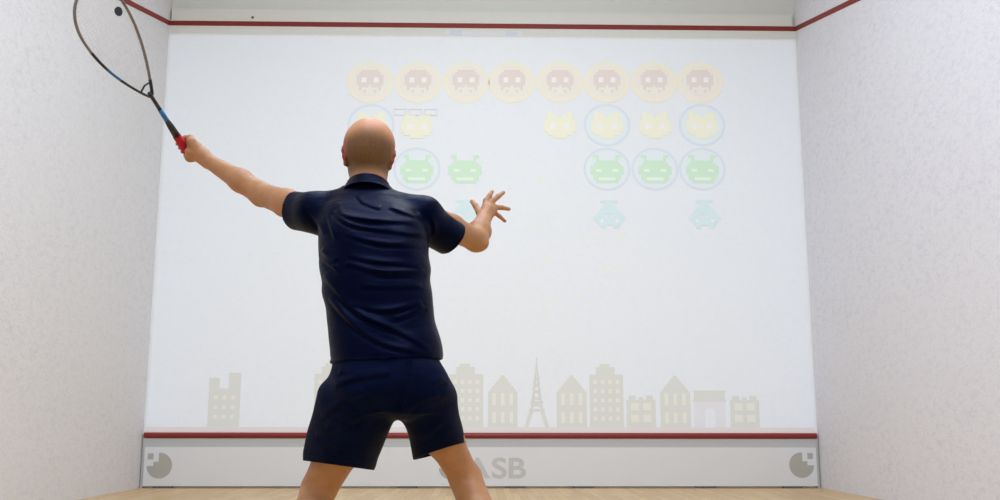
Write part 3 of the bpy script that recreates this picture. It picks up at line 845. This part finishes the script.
# --- shorts
F = Field((-.62, -6.76, .42), (0.0, -6.28, .83), .0028)
F.stack(smooth_rows([(.628, -.287, -6.55, .150, .10), (.667, -.290, -6.555, .184, .130), (.716, -.293, -6.555, .172, .130), (.77, -.308, -6.552, .160, .122), (.815, -.312, -6.55, .155, .116)]), .02, 2.4)
F.ell((-.365, -6.60, .69), (.09, .09, .095), .04); F.ell((-.225, -6.60, .695), (.085, .085, .09), .04)
F.ell((-.262, -6.55, .655), (.075, .115, .055), .03)
lh = np.array((-.457, -6.44, .464)); rh = np.array((-.152, -6.44, .505))
la = np.array((-.388, -6.54, .650)); ra = np.array((-.180, -6.54, .650))
def leg(a, h, r0, r1, sy):
    ax = (h-a)/np.linalg.norm(h-a); e = h+ax*.07
    F.cone(a, e, r0, r1, .02)
F.cone((-.19, -6.50, .64), (-.138, -6.375, .50), .080, .074, .03)
F.cone((-.39, -6.50, .64), (-.47, -6.375, .45), .085, .082, .03)
leg(la, lh, .116, .101, 1); leg(ra, rh, .083, .083, 1)
F.cone((-.44, -6.55, .66), (-.505, -6.45, .50), .07, .055, .03)
X, Y, Z = F.ax[0][:, None, None], F.ax[1][None, :, None], F.ax[2][None, None, :]
SHORTS_FOLDS=[
 (1.0,[(-0.512,0.556),(-0.441,0.570),(-0.370,0.607)]),
 (1.0,[(-0.491,0.607),(-0.406,0.656),(-0.349,0.679)]),
 (1.0,[(-0.445,0.699),(-0.364,0.722),(-0.286,0.731)]),
 (0.8,[(-0.437,0.733),(-0.394,0.736)]),
 (0.8,[(-0.476,0.578),(-0.385,0.627)]),
 (-1.2,[(-0.228,0.766),(-0.241,0.670),(-0.258,0.627)]),
 (0.6,[(-0.445,0.513),(-0.404,0.584)]),
 (0.7,[(-0.174,0.699),(-0.128,0.714)]),
 (0.6,[(-0.246,0.613),(-0.203,0.656),(-0.145,0.670)]),
 (0.5,[(-0.201,0.542),(-0.130,0.599)]),
]
ripple(F, .0028, 1.0, 2.0)
fold_field(F, SHORTS_FOLDS, .0075, .0095, -6.44)
outer = F.a.copy()
F.a = np.maximum(outer, -(outer+.0065))
# hems, one slanting plane for each leg
hl = .449+(X+.357)*(.476-.449)/(-.558+.357) - (Y+6.44)*.06
hr = .479+(X+.232)*(.530-.479)/(.232-.074) - (Y+6.44)*.06
hz = np.where(X < -.262, hl, hr)
F.a = np.maximum(F.a, (hz-Z).astype(np.float32)); F.a = np.maximum(F.a, (Z-.812+0*X+0*Y).astype(np.float32))
shorts, _ = F.mesh('shorts', M_shorts, person, PO)
shorts['label'] = 'dark navy knee-length sports shorts'

# --- shoes and socks
M_sock = mat('sock_white', (.75, .75, .74), .9); M_shoe = mat('shoe_white', (.7, .7, .72), .5); M_sole = mat('gum_sole', (.35, .2, .09), .6)
for key, toe in (('L', -.25), ('R', .35)):
    an = V[key+'an']; d = np.array((math.sin(toe), math.cos(toe), 0)); sd = np.array((d[1], -d[0], 0))
    lo = an-np.array((.2, .2, .1)); hi = an+np.array((.2, .3, .14)); lo[2] = -.003
    F = Field(lo, hi, .003)
    F.cone(an+(0, 0, .0), an*.68+V[key+'kn']*.32, .0385, .042, .01)
    F.cone(an+(0, 0, -.02), an+d*.05+(0, 0, -.035), .036, .035, .02)
    F.blur(1); F.mesh('sock', M_sock, person, PO)
    F = Field(lo, hi, .003); base_ = an*np.array((1, 1, 0))
    F.cone(base_-d*.035+(0, 0, .045), base_+d*.05+(0, 0, .045), .043, .042, .02)
    F.cone(base_+d*.05+(0, 0, .042), base_+d*.17+(0, 0, .030), .043, .034, .03)
    F.cone(base_+d*.10+sd*.012+(0, 0, .032), base_+d*.15+sd*.008+(0, 0, .03), .040, .035, .02)
    F.cone(base_-d*.03+(0, 0, .05), base_-d*.03+(0, 0, .085), .040, .036, .02)
    Zz = F.ax[2][None, None, :]; cut = F.a.copy()
    F.a = np.maximum(F.a, (.020-Zz)+0*F.a)
    shoe, _ = F.mesh('shoe', M_shoe, person, PO)
    F.a = np.maximum(np.maximum(cut-.003, (Zz-.024)+0*cut), (.001-Zz)+0*cut)
    F.mesh('sole', M_sole, shoe, PO)

# ------------------------------------------------------------------ the racket
rk = thing('squash_racket', 'black and blue squash racket with red grip held up by the bald person', 'racket', tuple(BUTT))
u = Vector(RU); view = Vector((-1.15+.03, -6.15+9.52, 1.65-.585)).normalized()
nrm = (-view - u*(-view).dot(u)).normalized(); w = u.cross(nrm).normalized()
rotm = Matrix.Rotation(math.radians(33), 3, u); w = rotm@w; nrm = rotm@nrm
if w.x < 0: w = -w
RP = lambda a, b, c=0.0: u*a + w*b + nrm*c          # along, across, towards the viewer; local to the butt
M_black = mat('racket_black', (.012, .012, .014), .35, .5)
M_blue = mat('racket_blue', lin((30, 110, 170)), .35, .5)
M_grey = mat('racket_bronze', lin((120, 112, 108)), .4, .5)
M_grip = mat('grip_red', lin((184, 28, 46)), .6, .3)
M_string = mat('string_pale', lin((236, 228, 230)), .5, .4)
# head outline: half width along the racket
def halfw(a):
    t0, t1, wm, am = .288, .705, .098, .580
    if a <= am: 
        s = (a-t0)/(am-t0); return .006+(wm-.006)*math.sin(max(0, s)*PI/2)**.92
    s = (a-am)/(t1-am); return wm*math.sqrt(max(0, 1-s**2.3))
NA = 40
rightside = []; al = [.288+.292*i/26 for i in range(27)]
for a in al: rightside.append((a, halfw(a)))
for i in range(1, 17):
    th = PI/2*i/16; a = .580+.125*math.sin(th)**(2/2.15); rightside.append((a, .098*math.cos(th)**(2/2.15) if i < 16 else 0.0))
loop = rightside + [(a, -b_) for a, b_ in rightside[::-1][1:]]
path = [RP(a, b_) for a, b_ in loop]
def seg(name, i0, i1, m, r=.0042, lab=None):
    v, f = tube_mesh(path[i0:i1+1], r, n=10, flat=(nrm, 1.7)); o = mesh_obj(name, v, f, m, rk)
    if lab: o['label'] = lab
L_ = len(path)
seg('frame', 0, L_-1, M_grey, .0036, 'bronze grey racket frame')
def band(i0, i1, m, lab, r=.0041):
    seg('frame_band', i0, i1, m, r, lab)
band(L_-12, L_-1, M_black, 'black lower left of the frame'); band(L_-17, L_-12, M_blue, 'blue stretch on the left of the frame'); band(L_-24, L_-17, M_black, 'black stretch on the left of the frame')
band(0, 4, M_black, 'black lower right of the frame')
v, f = tube_mesh([RP(.325, -halfw(.325)), RP(.332, 0), RP(.325, halfw(.325))], .0026, n=8, flat=(nrm, 1.6)); mesh_obj('bridge', v, f, M_black, rk)
v, f = tube_mesh([RP(.225, 0), RP(.27, 0), RP(.302, 0)], [.0070, .0064, .0066], n=12); mesh_obj('shaft', v, f, M_black, rk)
v, f = tube_mesh([RP(.175, 0), RP(.228, 0)], [.0084, .0078], n=12); mesh_obj('shaft_band', v, f, M_blue, rk)['label'] = 'blue stretch of the shaft'
v, f = tube_mesh([RP(.105, 0), RP(.15, 0), RP(.185, 0)], [.0130, .0115, .0076], n=14); mesh_obj('grip_top', v, f, M_black, rk)['label'] = 'black tapering top of the grip'
gp = []; gr_ = []
for i in range(57):
    a = .034+.074*i/56; gp.append(RP(a, 0)); gr_.append(.0138+.0007*math.sin(i*PI/2) + (.0018 if i < 4 else 0))
v, f = tube_mesh(gp, gr_, n=16); mesh_obj('grip', v, f, M_grip, rk)['label'] = 'red wrapped grip'
# strings
mb_v = []; mb_f = []
def addstring(p, q_):
    v, f = tube_mesh([p, (p+q_)/2, q_], .00045, n=4); n0 = len(mb_v); mb_v.extend(v); mb_f.extend([tuple(i+n0 for i in x) for x in f])
def span(a):
    if a < .580: return halfw(a)
    s = (a-.580)/.125; return .098*max(0, 1-s**2.15)**(1/2.15)
a = .342; k = 0
while a < .70:
    h_ = span(a)-.001
    addstring(RP(a, -h_, .0006*(-1)**k), RP(a, h_, .0006*(-1)**k)); a += .0105; k += 1
for i in range(-7, 8):
    x = i*.0125
    aa = [.30+.001*j for j in range(404)]; inside = [a for a in aa if span(a) > abs(x)+.002 and a > .334]
    if inside: addstring(RP(inside[0], x), RP(inside[-1], x))
me_s = mesh_obj('strings', mb_v, mb_f, M_string, rk)
# black stencil mark on the strings
mk = MB(); n = 24; c0 = RP(.578, .066, .0022)
vs = []; fs = []
for j in range(2):
    for i in range(n):
        an = 2*PI*i/n; rr_ = (.0135, .0020)[j]
        vs.append(c0+u*(rr_*1.1*math.cos(an))+w*(rr_*math.sin(an)))
for i in range(n): fs.append((i, (i+1) % n, n+(i+1) % n, n+i))
vs2 = [v_-nrm*.0044 for v_ in vs]; m0 = len(vs); fs2 = [tuple(x+m0 for x in f_2[::-1]) for f_2 in fs]
fs3 = [(i, m0+i, m0+(i+1) % n, (i+1) % n) for i in range(n)] + [(n+(i+1) % n, m0+n+(i+1) % n, m0+n+i, n+i) for i in range(n)]
mesh_obj('stencil_mark', vs+vs2, fs+fs2+fs3, M_black, rk, smooth=False)['label'] = 'small black stencil mark on the strings'
